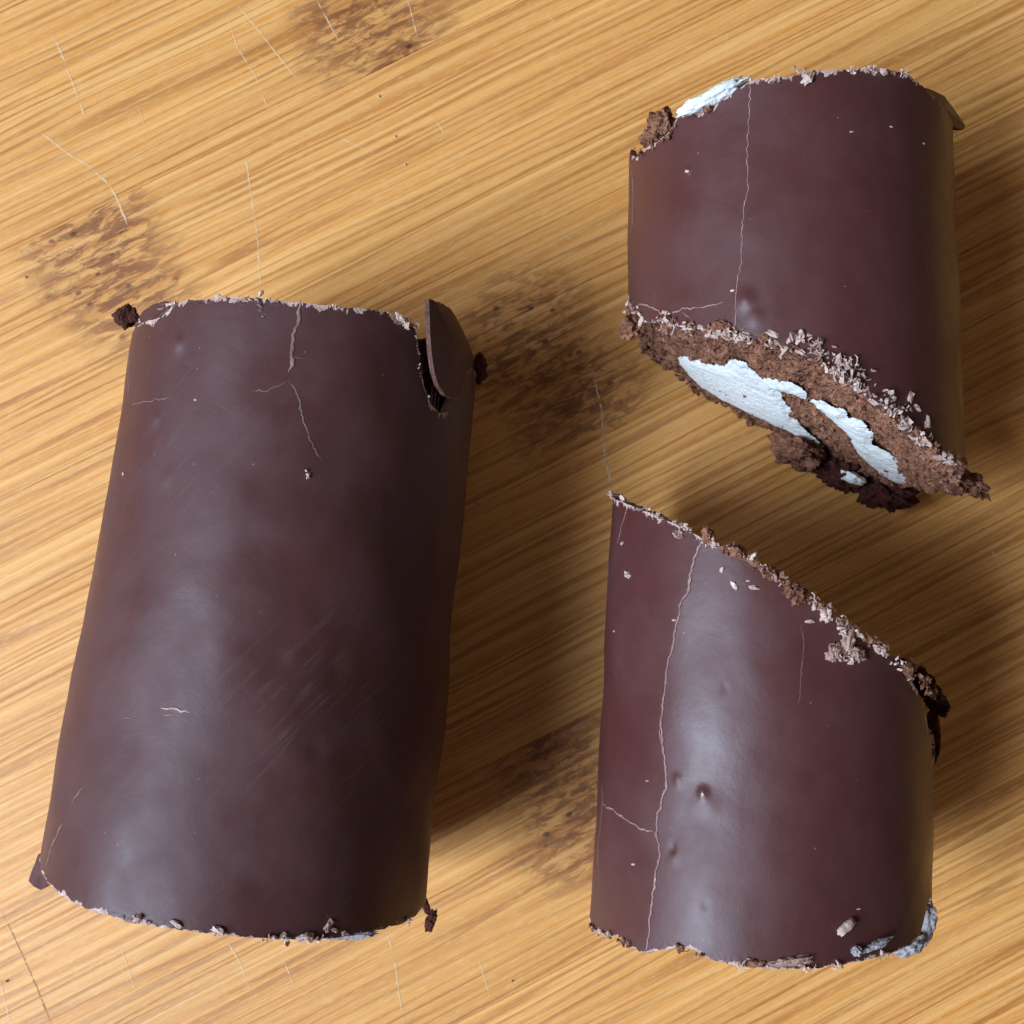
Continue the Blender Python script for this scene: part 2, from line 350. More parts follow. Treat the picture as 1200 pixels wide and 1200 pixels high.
        Vi = s.P(Ti, Si, -hole[:, None]+0*Si).reshape(-1, 3); o1 = len(Vo); ii = np.arange(NT*4).reshape(NT, 4)+o1; ni = np.roll(ii, -1, 0)
        F2 = np.stack([ii[:, 1:], ii[:, :-1], ni[:, :-1], ni[:, 1:]], -1).reshape(-1, 4)
        r0 = Vo.reshape(NT, NS, 3)[:, 0]; r1 = Vo.reshape(NT, NS, 3)[:, -1]; o2 = o1+len(Vi)
        j0 = np.arange(NT)+o2; j1 = j0+NT
        F3 = np.stack([ii[:, 0], j0, np.roll(j0, -1), ni[:, 0]], -1); F4 = np.stack([j1, ii[:, 3], ni[:, 3], np.roll(j1, -1)], -1)
        V = np.concatenate([Vo, Vi, r0, r1]); Fc = np.concatenate([F1, F2, F3, F4])
        mi = np.r_[m1, np.full(len(F2), 2), np.where(n1[:, 0] > -0.05, 2, 1), np.where(n1[:, -1] > -0.05, 2, 1)]
        sm = np.r_[np.ones(len(F1)), np.ones(len(F2)), np.zeros(len(F3)+len(F4))]
        s.coat = mesh_obj('chocolate_coating', V, Fc, [mat, M['pale'], M['broken']], parent, s.origin, mi, sm)
        return s.coat
    def cap_t(s, x, z, end, rough=1.0):  # the sponge's cut face: t at a point of the section
        e = s.e1 if end else s.e0; k, c = e.plane; th = np.arctan2(x, z); rr = s.r(c); rho = np.hypot(x, z)/rr
        base = (c+k*np.clip(x/rr, -1, 1)); w = np.clip((rho-0.55)/0.45, 0, 1)**2; base = base*(1-w*e.follow)+e(th)*w*e.follow
        Q = np.stack([x, z, 0*x+s.seed*3+end*7], -1)
        n = 0.06*fbm(Q*2.2, 2)+0.085*fbm(Q*5.0, 3, 0.6)-0.085*np.abs(fbm(Q*11+5, 3, 0.7))-0.01
        return base+(1 if end else -1)*(n*rough-0.03)
    def sponge(s, parent, NR=(40, 40), NT=540, mat='sponge', thin=0.135):
        th = np.linspace(-math.pi, math.pi, NT, endpoint=False); V = []; Fc = []; rings = {}
        def put(P): i = sum(len(v) for v in V); V.append(P); return np.arange(len(P))+i
        for end in (0, 1):
            k, c = (s.e1 if end else s.e0).plane; R = s.r(c)-thin; prev = None
            for j in range(NR[end], -1, -1):
                q = R*j/NR[end] if j else 1e-4
                x = q*np.sin(th); z = q*np.cos(th); t = s.cap_t(x, z, end)
                zz = 0.96*s.r(t)+z; zz = np.where(zz < 0.30, 0.30*np.exp(np.clip((zz-0.30)/0.30, -30, 0)), zz)
                P = np.stack([s.p0[0]+s.a[0]*t+s.b[0]*x, s.p0[1]+s.a[1]*t+s.b[1]*x, np.maximum(zz, 0.03)], -1)
                cur = put(P)
                if prev is None: rings[end] = cur
                else:
                    A = np.stack([prev, np.roll(prev, -1), np.roll(cur, -1), cur], -1); Fc.append(A if end else A[:, ::-1])
                prev = cur
        A, B = rings[0], rings[1]; Fc.append(np.stack([A, np.roll(A, -1), np.roll(B, -1), B], -1)[:, ::-1])
        o = mesh_obj('sponge', np.concatenate(V), np.concatenate(Fc), M[mat], parent, s.origin)
        s.spo = o; return o
    def on_cap(s, px, py, end):          # sight line -> (x, height above axis) on the cut face
        e = s.e1 if end else s.e0; k, c = e.plane; r = s.r(c); rr = ray(px, py)
        def g(kk):
            X = cC+rr*kk; q = X[:2]-s.p0; return q@s.a-(c+k*(q@s.b)/r)
        k0, k1 = CAM_H/-rr[2], (CAM_H-6)/-rr[2]; g0, g1 = g(k0), g(k1); kk = k0+(k1-k0)*(-g0)/(g1-g0)
        X = cC+rr*kk; return (X[:2]-s.p0)@s.b, X[2]-0.96*r
    def cream(s, poly, end, parent, thick, dx=0.015, dz=0.03, mat='cream', name='cream', conv=True):
        G = np.array([s.on_cap(x, y, end) for x, y in poly]) if conv else np.array(poly)
        x = np.arange(G[:, 0].min()-.1, G[:, 0].max()+.1, dx); z = np.arange(G[:, 1].min()-.1, G[:, 1].max()+.1, dz)
        X, Z = np.meshgrid(x, z, indexing='ij'); ins = np.zeros(X.shape, bool); dist = np.full(X.shape, 9.)
        for i in range(len(G)):
            (x0, z0), (x1, z1) = G[i], G[(i+1) % len(G)]
            cnd = (z0 > Z) != (z1 > Z); xi = x0+(Z-z0)*(x1-x0)/(z1-z0+1e-12); ins ^= cnd & (X < xi)
            vx, vz = x1-x0, z1-z0; tt = np.clip(((X-x0)*vx+(Z-z0)*vz)/(vx*vx+vz*vz+1e-12), 0, 1)
            dist = np.minimum(dist, np.hypot((X-x0-tt*vx), (Z-z0-tt*vz)*0.6))
        sd = np.where(ins, dist, -dist)+0.045*fbm(np.stack([X*7, Z*2.5, 0*X+s.seed], -1), 4, 0.7)
        keep = (sd[:-1, :-1] > -0.05) & (sd[1:, 1:] > -0.05) & (sd[1:, :-1] > -.05) & (sd[:-1, 1:] > -.05)
        h = thick*np.clip(sd/0.11, -1, 1)+0.020*fbm(np.stack([X*2.5, Z*7, 0*X+3], -1), 4, 0.65)
        k, c = (s.e1 if end else s.e0).plane; R = s.r(c)
        t = c+k*np.clip(X/R, -1.1, 1.1)+(1 if end else -1)*h
        zz = 0.96*R+Z
        V = np.stack([s.p0[0]+s.a[0]*t+s.b[0]*X, s.p0[1]+s.a[1]*t+s.b[1]*X, np.maximum(zz, 0.02)], -1).reshape(-1, 3)
        id_ = np.arange(X.size).reshape(X.shape); Fc = np.stack([id_[:-1, :-1], id_[1:, :-1], id_[1:, 1:], id_[:-1, 1:]], -1)[keep]
        used = np.unique(Fc); mp = np.zeros(X.size, int); mp[used] = np.arange(len(used))
        return mesh_obj(name, V[used], mp[Fc], M[mat], parent, s.origin)
    def crack(s, pts, w, mat='crack', parent=None, lift=0.004):
        H = np.array([s.hit(*p) for p in resample(pts, 5)]); H = resample(H*np.array([s.r0, 1]), 0.022)/np.array([s.r0, 1]); n = len(H)
        jit = fbm(np.stack([np.arange(n)*0.16, np.zeros(n), np.full(n, pts[0][0]*.37)], -1), 4, 0.75)*0.030
        tn = np.gradient(H*np.array([s.r0, 1]), axis=0); tn /= np.linalg.norm(tn, axis=1)[:, None]; nn = np.stack([-tn[:, 1], tn[:, 0]], 1)
        C = H*np.array([s.r0, 1])+nn*jit[:, None]
        W = w*(0.55+0.9*np.abs(noise3(np.stack([np.arange(n)*0.21, np.zeros(n), np.full(n, pts[0][1]*.7)], -1)))*1.6)
        W *= np.clip(np.minimum(np.arange(n)+1, n-np.arange(n))/6, 0.25, 1)
        rows = []
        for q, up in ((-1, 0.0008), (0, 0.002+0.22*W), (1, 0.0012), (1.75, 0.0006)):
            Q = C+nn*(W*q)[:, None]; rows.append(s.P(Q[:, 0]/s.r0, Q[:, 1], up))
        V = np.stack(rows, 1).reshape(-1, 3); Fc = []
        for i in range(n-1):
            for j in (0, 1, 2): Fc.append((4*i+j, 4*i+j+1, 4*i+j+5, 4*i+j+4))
        return mesh_obj('crack', V, Fc, [M[mat], M['gap']], parent or s.coat, s.origin, [0, 0, 1]*(n-1))  # outer strip carries the crack's painted shade, no real opening

_ico = {}
def ico(sub):
    if sub not in _ico:
        bm = bmesh.new(); bmesh.ops.create_icosphere(bm, subdivisions=sub, radius=1)
        bm.verts.ensure_lookup_table()
        _ico[sub] = (np.array([v.co[:] for v in bm.verts]), np.array([[v.index for v in f.verts] for f in bm.faces])); bm.free()
    return _ico[sub]
def rot_mat(a, b, c):
    from mathutils import Euler
    return np.array(Euler((a, b, c)).to_matrix())
def lump(name, center, size, mat, parent, origin, seed, sub=4, rough=0.45, rot=(0, 0, 0), freq=1.7, box=0.0, floor=0.01):
    V, Fc = ico(sub); V = V.copy()
    if box: m = np.abs(V).max(1)[:, None]; V = V*(1-box)+V/m*box*0.8
    n = fbm(V*freq+seed, 4, 0.62); por = np.abs(fbm(V*freq*4+seed*2, 3, 0.65))
    V = V*(1+rough*n-0.35*rough*por)[:, None]*np.array(size); V = V@rot_mat(*rot).T+np.array(center)
    V[:, 2] = np.maximum(V[:, 2], floor)
    return mesh_obj(name, V, Fc, M[mat], parent, origin, smooth=True)
def on(roll, px, py, lift=0.0):           # a spot on a roll's coating
    th, t = roll.hit(px, py); return roll.P(np.array([th]), np.array([t]), lift)[0]
def shard(name, pts, thick, mats, parent, origin, sub=6, bulge=0.0, seed=1):
    """A thin broken plate of coating; pts are (px, py, height) along its outline."""
    B = np.array([at(x, y, z) for x, y, z in pts]); B = np.concatenate([B, B[:1]]); B = resample(B, 0.05)[:-1]
    n = len(B); c = B.mean(0); U, S, W = np.linalg.svd(B-c); nor = W[2]; nor = nor if nor[2] > 0 else -nor
    B = B+0.012*fbm(B*7+seed, 3, 0.7)[:, None]*(B-c)/np.linalg.norm(B-c, axis=1)[:, None]
    V = []; Fc = []; mi = []
    for side in (1, 0):
        for j in range(sub, 0, -1):
            f = j/sub; V += list(c+(B-c)*f+nor*(bulge*(1-f*f)+(0 if side else -thick)))
        V.append(c+nor*(bulge+(0 if side else -thick)))
    h = n*sub+1
    for side in (0, 1):
        o = side*h
        for j in range(sub-1):
            for i in range(n):
                q = (o+j*n+i, o+j*n+(i+1) % n, o+(j+1)*n+(i+1) % n, o+(j+1)*n+i); Fc.append(q if not side else q[::-1]); mi.append(0)
        for i in range(n):
            q = (o+(sub-1)*n+i, o+(sub-1)*n+(i+1) % n, o+h-1); Fc.append(q if not side else q[::-1]); mi.append(0)
    base = len(V); V += list(V[0:n])+list(V[h:h+n]); sm = [1]*len(Fc)
    for i in range(n): Fc.append((base+i, base+n+i, base+n+(i+1) % n, base+(i+1) % n)); mi.append(1); sm.append(0)
    return mesh_obj(name, np.array(V), Fc, mats, parent, origin, mi, np.array(sm))

def crumb_field(name, roll, specs, mat, parent, curl=0.5, seed=1):
    """Many tiny crumbs and shavings strewn along lines on a roll; specs: (pixel line, count, spread cm, size cm, lift cm)."""
    rs = np.random.RandomState(seed); V = []; Fc = []; iv, jf = ico(1)
    nv = 0
    for pts, cnt, spread, size, lift in specs:
        L = resample(pts, 2); wt = np.clip(noise3(np.stack([np.arange(len(L))*0.11, np.full(len(L), cnt*1.7), np.full(len(L), L[0, 0])], -1))+0.12, 0.02, 1)**1.5; wt /= wt.sum()
        for _ in range(cnt):
            p = L[rs.choice(len(L), p=wt)]; th, t = roll.hit(*p)
            th += rs.normal()*spread/roll.r0; t += rs.normal()*spread
            c = roll.P(np.array([th]), np.array([t]), lift*rs.rand()+size*0.35)[0]
            sz = size*np.exp(rs.normal()*0.45)
            Rm = rot_mat(*(rs.rand(3)*6.28))
            if rs.rand() < curl:             # a little curved shaving
                m = 6; u = np.linspace(-1, 1, m); bend = rs.uniform(0.2, 1.0); w = rs.uniform(0.22, 0.5)
                top = np.stack([u*1.5, bend*(1-u*u), 0*u+w*(0.4+0.6*rs.rand(m))], 1); bot = top*np.array([1, 1, -1])
                v = np.concatenate([top, bot])+rs.normal(size=(2*m, 3))*0.10
                v = np.concatenate([v, v+np.array([0, 0.28, 0])]); f = []
                for i in range(m-1):
                    f += [(i, i+1, m+i+1, m+i), (2*m+i, 3*m+i, 3*m+i+1, 2*m+i+1), (i, 2*m+i, 2*m+i+1, i+1), (m+i, m+i+1, 3*m+i+1, 3*m+i)]
                f += [(0, m, 3*m, 2*m), (m-1, 3*m-1, 4*m-1, 2*m-1)]
            else:
                v = iv*(1+0.45*rs.normal(size=len(iv)))[:, None].clip(0.35, 1.8)*np.array([1, rs.uniform(.5, 1), rs.uniform(.4, .9)]); f = jf.tolist()
            v = (v*sz)@Rm.T+c; V.append(v); Fc += [tuple(np.array(q)+nv) for q in f]; nv += len(v)
    return mesh_obj(name, np.concatenate(V), Fc, M[mat], parent, roll.origin, smooth=False, kind='stuff')
def specks(name, roll, pts, mat, parent, seed):
    """Single crumbs lying on the coating; pts: (px, py, length px, angle deg)."""
    rs = np.random.RandomState(seed)
    for (x, y, l, a) in pts:
        th, t = roll.hit(x, y); c = roll.P(np.array([th]), np.array([t]), 0.0)[0]; sz = l/88.*0.5
        V, Fc = ico(2); n = fbm(V*2.3+x, 3, 0.8); V = V*(1+1.0*n)[:, None]*np.array([sz, sz*0.45, sz*0.35])
        V = V@rot_mat(0, th*0.8, math.radians(a)).T+c+np.array([0, 0, sz*0.2])
        mesh_obj(name, V, Fc, M[mat], parent, roll.origin, smooth=False)

GROUP = 'chocolate coated cake roll pieces on the board'
# ---------------- A: the long roll on the left
A = Roll((-3.6522, -3.8979), (-2.7147, 4.0675), 2.5012, 2.2964, 1.3)
A.wavy = 1.5
tA = thing('cake_roll', 'longest chocolate coated cake roll at the left, with a lifted shard at its far corner', 'cake roll', A.origin, GROUP)
for (x, y, h, w) in ((210, 403, 0.030, 0.085), (182, 490, 0.022, 0.08), (345, 770, 0.015, 0.12), (395, 790, -0.015, 0.15), (245, 560, 0.01, 0.3), (330, 850, 0.012, 0.25), (370, 880, -0.012, 0.12), (195, 560, 0.012, 0.1)):
    th, t = A.hit(x, y); A.bumps.append((th, t, h, w))
eA1 = A.edge([(150, 402), (157, 389), (166, 381), (190, 373), (200, 364), (206, 356), (230, 353), (255, 350.5), (290, 350), (340, 354), (380, 357.5), (420, 361.5), (457, 366), (463, 374), (474, 377), (488, 386),
              (490, 405), (493, 430), (497, 455), (505, 473), (515, 484), (526, 482), (533, 468), (541, 446), (548, 436), (555, 432)], 0.020, 11, 1.0)
eA1.plane = (0.0, float(eA1(np.array([0.0]))[0])-0.01); eA1.follow = 0.0
eA0 = A.edge([(46, 1012), (50, 1024), (58, 1035), (75, 1050), (100, 1063), (130, 1073), (160, 1083), (200, 1088), (240, 1093), (280, 1098), (320, 1101), (360, 1101), (400, 1098), (440, 1090), (475, 1082), (496, 1062)], 0.022, 12, 2.0)
A.coating(eA0, eA1, M['coat_dull'], tA, (0.030, 0.050), NI=110)
A.sponge(tA, mat='sponge_dark_shade', thin=0.26)  # dark colour paints the shade of the notch cavity
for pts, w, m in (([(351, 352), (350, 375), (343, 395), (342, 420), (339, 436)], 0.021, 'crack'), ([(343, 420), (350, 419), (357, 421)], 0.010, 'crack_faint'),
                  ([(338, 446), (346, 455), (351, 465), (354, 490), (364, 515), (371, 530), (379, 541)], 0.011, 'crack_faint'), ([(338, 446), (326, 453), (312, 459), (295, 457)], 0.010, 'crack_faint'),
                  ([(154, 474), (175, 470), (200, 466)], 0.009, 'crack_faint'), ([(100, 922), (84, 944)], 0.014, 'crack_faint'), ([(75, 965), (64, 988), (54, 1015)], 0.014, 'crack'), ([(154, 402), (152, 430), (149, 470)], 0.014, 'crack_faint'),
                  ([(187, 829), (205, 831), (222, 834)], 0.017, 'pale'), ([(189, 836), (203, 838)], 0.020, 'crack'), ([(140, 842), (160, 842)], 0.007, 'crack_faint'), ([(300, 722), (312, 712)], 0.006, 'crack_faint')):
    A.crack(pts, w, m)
mc = [M['coat_dull'], M['pale']]
shard('lifted_shard', [(503, 350, 4.30), (508, 352, 4.22), (519, 356, 3.85), (528, 362, 3.55), (536, 374, 3.25), (543, 388, 2.95), (549, 401, 2.70), (555, 418, 2.45), (555, 432, 2.45), (549, 452, 2.65), (541, 463, 2.95), (532, 468, 3.35), (522, 463, 3.70), (514, 452, 4.0), (509, 436, 4.15), (506, 415, 4.25), (504, 390, 4.30)], 0.055, [M['coat_dull'], M['broken']], tA, A.origin, bulge=0.08, seed=2)
shard('coating_fragment', [(157, 383, 3.0), (166, 366, 3.15), (178, 357, 3.3), (194, 353, 3.5), (196, 362, 3.5), (181, 374, 3.35), (166, 384, 3.1)], 0.10, mc, tA, A.origin, seed=5)
shard('coating_fragment', [(45, 1001, 2.3), (38, 1018, 2.2), (33, 1032, 2.1), (40, 1040, 2.1), (49, 1043, 2.1), (57, 1034, 2.3), (50, 1024, 2.5), (49, 1010, 2.45)], 0.12, mc, tA, A.origin, seed=8)
lump('sponge_crumb', at(148, 371, 2.55), (0.17, 0.155, 0.15), 'sponge_dark_shade', tA, A.origin, 3.1, rot=(0.3, 0.2, 0.75), box=0.75, rough=0.35)
lump('sponge_crumb', at(561, 432, 2.2), (0.11, 0.20, 0.14), 'sponge_dark_shade', tA, A.origin, 4.4, rough=0.5)
lump('sponge_crumb', at(505, 1079, 1.7), (0.07, 0.15, 0.07), 'sponge_dark_shade', tA, A.origin, 5.4, rot=(0, 0, -0.3), rough=0.5)
lump('sponge_crumb', at(499, 1062, 1.9), (0.05, 0.11, 0.06), 'sponge_dark_shade', tA, A.origin, 6.4, rot=(0, 0, 0.3), rough=0.5)
lump('cream_smear', at(412, 1096, 3.95), (0.30, 0.05, 0.07), 'cream_smear', tA, A.origin, 7.7, rot=(0, 0, 0.08), rough=0.5)
crumb_field('crumbs', A, [([(165, 376), (195, 360), (230, 354)], 14, 0.02, 0.018, 0.02), ([(230, 353), (300, 350), (360, 356)], 26, 0.018, 0.017, 0.02), ([(360, 356), (455, 366)], 10, 0.010, 0.014, 0.015), ([(462, 373), (485, 384)], 24, 0.03, 0.022, 0.03),
            ([(305, 358), (312, 374)], 10, 0.025, 0.016, 0.02), ([(120, 1070), (250, 1094), (350, 1101)], 20, 0.02, 0.02, 0.03), ([(360, 1100), (430, 1092), (480, 1080)], 24, 0.025, 0.022, 0.03), ([(486, 390), (495, 450), (510, 480)], 10, 0.01, 0.012, 0.01),
            ([(358, 545), (362, 560)], 6, 0.02, 0.014, 0.01)], 'shaving', tA, 0.45, 11)
specks('crumb', A, [(160, 1077, 10, 30), (208, 1083, 12, -30), (256, 1090, 14, -25), (385, 1084, 14, 60), (392, 1090, 9, -30), (358, 1097, 16, 10), (333, 1096, 10, 40), (228, 468, 4, 0), (470, 372, 15, -30), (144, 556, 4, 80)], 'shaving', tA, 5)

# ---------------- B: the upper right piece, its slanted cut turned to us
B = Roll((3.8197, 3.1785), (3.8419, 7.0239), 2.2261, 2.1918, 5.1)
tB = thing('cake_roll', 'short upper right roll piece whose slanted cut shows brown sponge and white cream', 'cake roll', B.origin, GROUP)
for (x, y, h, w) in ((874, 352, 0.045, 0.11), (885, 372, 0.02, 0.10), (806, 201, 0.02, 0.04)):
    th, t = B.hit(x, y); B.bumps.append((th, t, h, w))
def crease(roll, pts, amp, ll, lr):
    H = sorted([roll.hit(*p)[::-1] for p in pts]); roll.creases.append((np.array([h[0] for h in H]), np.array([h[1] for h in H]), amp, ll, lr))
crB = [(880, 96), (879, 130), (876, 180), (877, 220), (871, 250), (869, 300), (864, 335), (862, 360), (862, 394)]
crease(B, crB, 0.022, 0.6, 1.2)
eB1 = B.edge([(737, 181), (744, 183), (748, 186), (753, 178), (760, 172), (772, 166), (782, 158), (790, 146), (797, 131), (812, 131), (826, 129), (838, 122), (850, 114), (864, 105), (876, 98), (890, 93), (920, 90), (940, 88), (960, 84), (985, 82.5), (1010, 82), (1035, 82), (1060, 85.5), (1068, 91), (1085, 105), (1100, 120), (1110, 135), (1118, 150)], 0.016, 12, 3.0)
eB0 = B.edge([(734, 362), (742, 371), (752, 376), (775, 380), (800, 384), (830, 388), (862, 393), (900, 400), (930, 412), (960, 424), (985, 440), (1010, 457), (1040, 481), (1060, 498), (1085, 520), (1110, 539), (1124, 546), (1131, 545)], 0.022, 13, 4.0)
eB0.inset = 0.16
B.coating(eB0, eB1, M['coat'], tB, (0.050, 0.045), NI=70)
spB = B.sponge(tB, NR=(120, 40), NT=720)
B_CREAM = [[(797, 424), (806, 420), (822, 424), (838, 430), (852, 432), (862, 424), (870, 426), (882, 438), (893, 446), (905, 446), (925, 450), (942, 460), (940, 466), (926, 461), (908, 457), (920, 475), (932, 495), (942, 506), (956, 518), (952, 526), (938, 516), (925, 506), (905, 497), (880, 485), (850, 470), (825, 455), (808, 440)],
           [(954, 472), (962, 472), (975, 478), (988, 482), (990, 490), (1010, 496), (1018, 508), (1020, 520), (1035, 530), (1048, 539), (1058, 553), (1061, 566), (1050, 566), (1035, 558), (1020, 545), (1005, 530), (1000, 515), (985, 500), (970, 488)],
           [(984, 552), (995, 547), (1007, 551), (1011, 562), (1021, 569), (1005, 571), (992, 564)]]
for poly, tk in zip(B_CREAM, (0.038, 0.038, 0.04)): B.cream(poly, 0, spB, tk)
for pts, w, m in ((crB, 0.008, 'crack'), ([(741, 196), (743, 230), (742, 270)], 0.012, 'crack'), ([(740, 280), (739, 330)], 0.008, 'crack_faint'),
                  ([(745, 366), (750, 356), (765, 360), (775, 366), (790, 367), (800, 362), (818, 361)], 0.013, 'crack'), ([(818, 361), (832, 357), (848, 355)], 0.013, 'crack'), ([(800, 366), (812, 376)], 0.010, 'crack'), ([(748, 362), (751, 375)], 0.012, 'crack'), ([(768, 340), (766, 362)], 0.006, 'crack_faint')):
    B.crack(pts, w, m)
def face_crumbs(roll, end, count, avoid, seed, size, parent):
    rs = np.random.RandomState(seed); V = []; Fc = []; nv = 0; iv, jf = ico(2)
    R = roll.r((roll.e1 if end else roll.e0).plane[1])-0.02; PG = [np.array([roll.on_cap(x, y, end) for x, y in p]) for p in avoid]
    def inside(x, z):
        for G in PG:
            c = False
            for i in range(len(G)):
                (x0, z0), (x1, z1) = G[i], G[(i+1) % len(G)]
                if (z0 > z) != (z1 > z) and x < x0+(z-z0)*(x1-x0)/(z1-z0): c = not c
            if c: return True
        return False
    for _ in range(count):
        q = R*(1-0.22*rs.rand()**2 if rs.rand() < 0.6 else math.sqrt(rs.rand())); a = rs.uniform(-math.pi, math.pi); x, z = q*math.sin(a), q*math.cos(a)
        ins = inside(x, z)
        if ins and rs.rand() > 0.30: continue
        t = float(roll.cap_t(np.array([x]), np.array([z]), end)[0]); zz = max(0.05, 0.96*roll.r(t)+z); sz = size*math.exp(rs.normal()*0.45)*(0.45 if ins else 1)
        t -= 0.03 if ins else 0
        c = np.array([roll.p0[0]+roll.a[0]*t+roll.b[0]*x, roll.p0[1]+roll.a[1]*t+roll.b[1]*x, zz])
        n = fbm(iv*2.0+rs.rand()*90, 2, 0.7); v = iv*(1+0.9*n)[:, None]*np.array([1, rs.uniform(.5, 1), rs.uniform(.5, 1)])*sz
        v = v@rot_mat(*(rs.rand(3)*6.28)).T+c; v[:, 2] = np.maximum(v[:, 2], 0.012)
        V.append(v); Fc += [tuple(f+nv) for f in jf]; nv += len(v)
    return mesh_obj('sponge_crumbs', np.concatenate(V), Fc, M['sponge'], parent, roll.origin, smooth=False, kind='stuff')
face_crumbs(B, 0, 1500, B_CREAM, 41, 0.032, tB)
mcs = [M['coat'], M['pale']]
shard('lifted_shard', [(1084, 103, 3.55), (1094, 106, 3.35), (1107, 113, 3.05), (1119, 129, 2.7), (1132, 148, 2.4), (1128, 153, 2.4), (1114, 146, 2.7), (1100, 126, 3.2)], 0.12, [M['coat'], M['broken']], tB, B.origin, seed=3)
lump('sponge_crumb', at(775, 146, 2.75), (0.17, 0.20, 0.18), 'sponge', tB, B.origin, 2.2, rough=0.65, rot=(0, 0, -0.6))
lump('sponge_crumb', at(765, 163, 2.7), (0.15, 0.15, 0.15), 'sponge', tB, B.origin, 9.2, rough=0.6)
lump('sponge_crumb', at(742, 182, 2.35), (0.05, 0.07, 0.08), 'sponge_dark_shade', tB, B.origin, 1.2, rough=0.4, box=0.5)
lump('cream', at(836, 113, 3.92), (0.47, 0.10, 0.13), 'cream', tB, B.origin, 3.7, rot=(0.0, -0.25, 0.42), rough=0.35, freq=2.4)
lump('cream', at(811, 125, 3.7), (0.16, 0.09, 0.10), 'cream', tB, B.origin, 6.7, rot=(0.0, -0.2, 0.5), rough=0.4)
lump('sponge_crumb', on(B, 831, 124, 0.05), (0.10, 0.085, 0.06), 'sponge', tB, B.origin, 8.1, rough=0.6)
lump('sponge_crumb', on(B, 947, 93, 0.02), (0.10, 0.055, 0.05), 'shaving', tB, B.origin, 8.8, rough=0.7, rot=(0, 0, 0.9))
# ragged sponge hanging below the cut and at its right corner
lump('sponge_crumb', at(935, 528, 0.60), (0.38, 0.24, 0.50), 'sponge', tB, B.origin, 12.3, rough=0.6, rot=(0, 0, -0.5), sub=5, freq=2.4)
lump('sponge_crumb', at(985, 553, 0.45), (0.40, 0.24, 0.40), 'sponge_dark_shade', tB, B.origin, 15.3, rough=0.6, rot=(0, 0, -0.4), sub=5, freq=2.4)  # this lump and the next: shadowed sponge, shade put into the colour
lump('sponge_crumb', at(1035, 575, 0.45), (0.46, 0.26, 0.40), 'sponge_dark_shade', tB, B.origin, 14.3, rough=0.55, rot=(0, 0, -0.25), sub=5, freq=2.4)
lump('cream', at(999, 560, 0.85), (0.19, 0.08, 0.12), 'cream', tB, B.origin, 17.7, rough=0.5, rot=(0, 0, -0.4))
lump('sponge_crumb', at(1135, 566, 1.75), (0.30, 0.15, 0.17), 'sponge', tB, B.origin, 16.3, rough=0.7, rot=(0, 0.2, -0.5), sub=5)
lump('sponge_crumb', at(1112, 560, 1.8), (0.30, 0.18, 0.30), 'sponge', tB, B.origin, 18.3, rough=0.7, rot=(0, 0.1, -0.6), sub=5)
lump('sponge_crumb', at(738, 384, 2.6), (0.13, 0.16, 0.2), 'sponge', tB, B.origin, 20.3, rough=0.8, rot=(0, 0.1, -0.6))
lump('sponge_crumb', on(B, 850, 384, 0.02), (0.16, 0.07, 0.06), 'sponge', tB, B.origin, 21.3, rough=0.6, rot=(0, -0.1, -0.3))
crumb_field('crumbs', B, [([(880, 96), (935, 89), (960, 85)], 18, 0.012, 0.016, 0.015), ([(975, 83), (1030, 82), (1062, 87)], 40, 0.020, 0.020, 0.02), ([(940, 86), (955, 98)], 16, 0.025, 0.022, 0.03), ([(800, 131), (860, 108)], 16, 0.02, 0.02, 0.02),
            ([(737, 366), (790, 380)], 60, 0.06, 0.026, 0.04), ([(790, 384), (862, 393)], 70, 0.035, 0.026, 0.04), ([(862, 394), (940, 415)], 60, 0.03, 0.024, 0.04), ([(930, 400), (938, 392)], 12, 0.035, 0.026, 0.05),
            ([(945, 405), (1000, 432), (1015, 445)], 80, 0.065, 0.026, 0.05), ([(960, 424), (1010, 457), (1060, 497)], 110, 0.030, 0.026, 0.06), ([(1030, 460), (1065, 482)], 30, 0.05, 0.024, 0.05), ([(1060, 497), (1110, 539)], 50, 0.035, 0.024, 0.04)], 'shaving', tB, 0.6, 21)
crumb_field('sponge_crumbs', B, [([(735, 372), (800, 386), (862, 396)], 90, 0.05, 0.030, 0.03), ([(862, 396), (960, 428), (1060, 502), (1125, 546)], 120, 0.03, 0.028, 0.02), ([(745, 186), (790, 150)], 40, 0.05, 0.028, 0.05)], 'sponge', tB, 0.1, 23)
specks('crumb', B, [(905, 392, 13, -30), (937, 396, 16, 60), (962, 398, 5, 0), (1066, 465, 14, 80), (1087, 495, 16, 75), (1075, 478, 12, -30), (806, 201, 5, 0), (997, 155, 4, 0), (1044, 149, 4, 0), (1083, 168, 4, 0), (859, 341, 5, 0)], 'shaving', tB, 6)

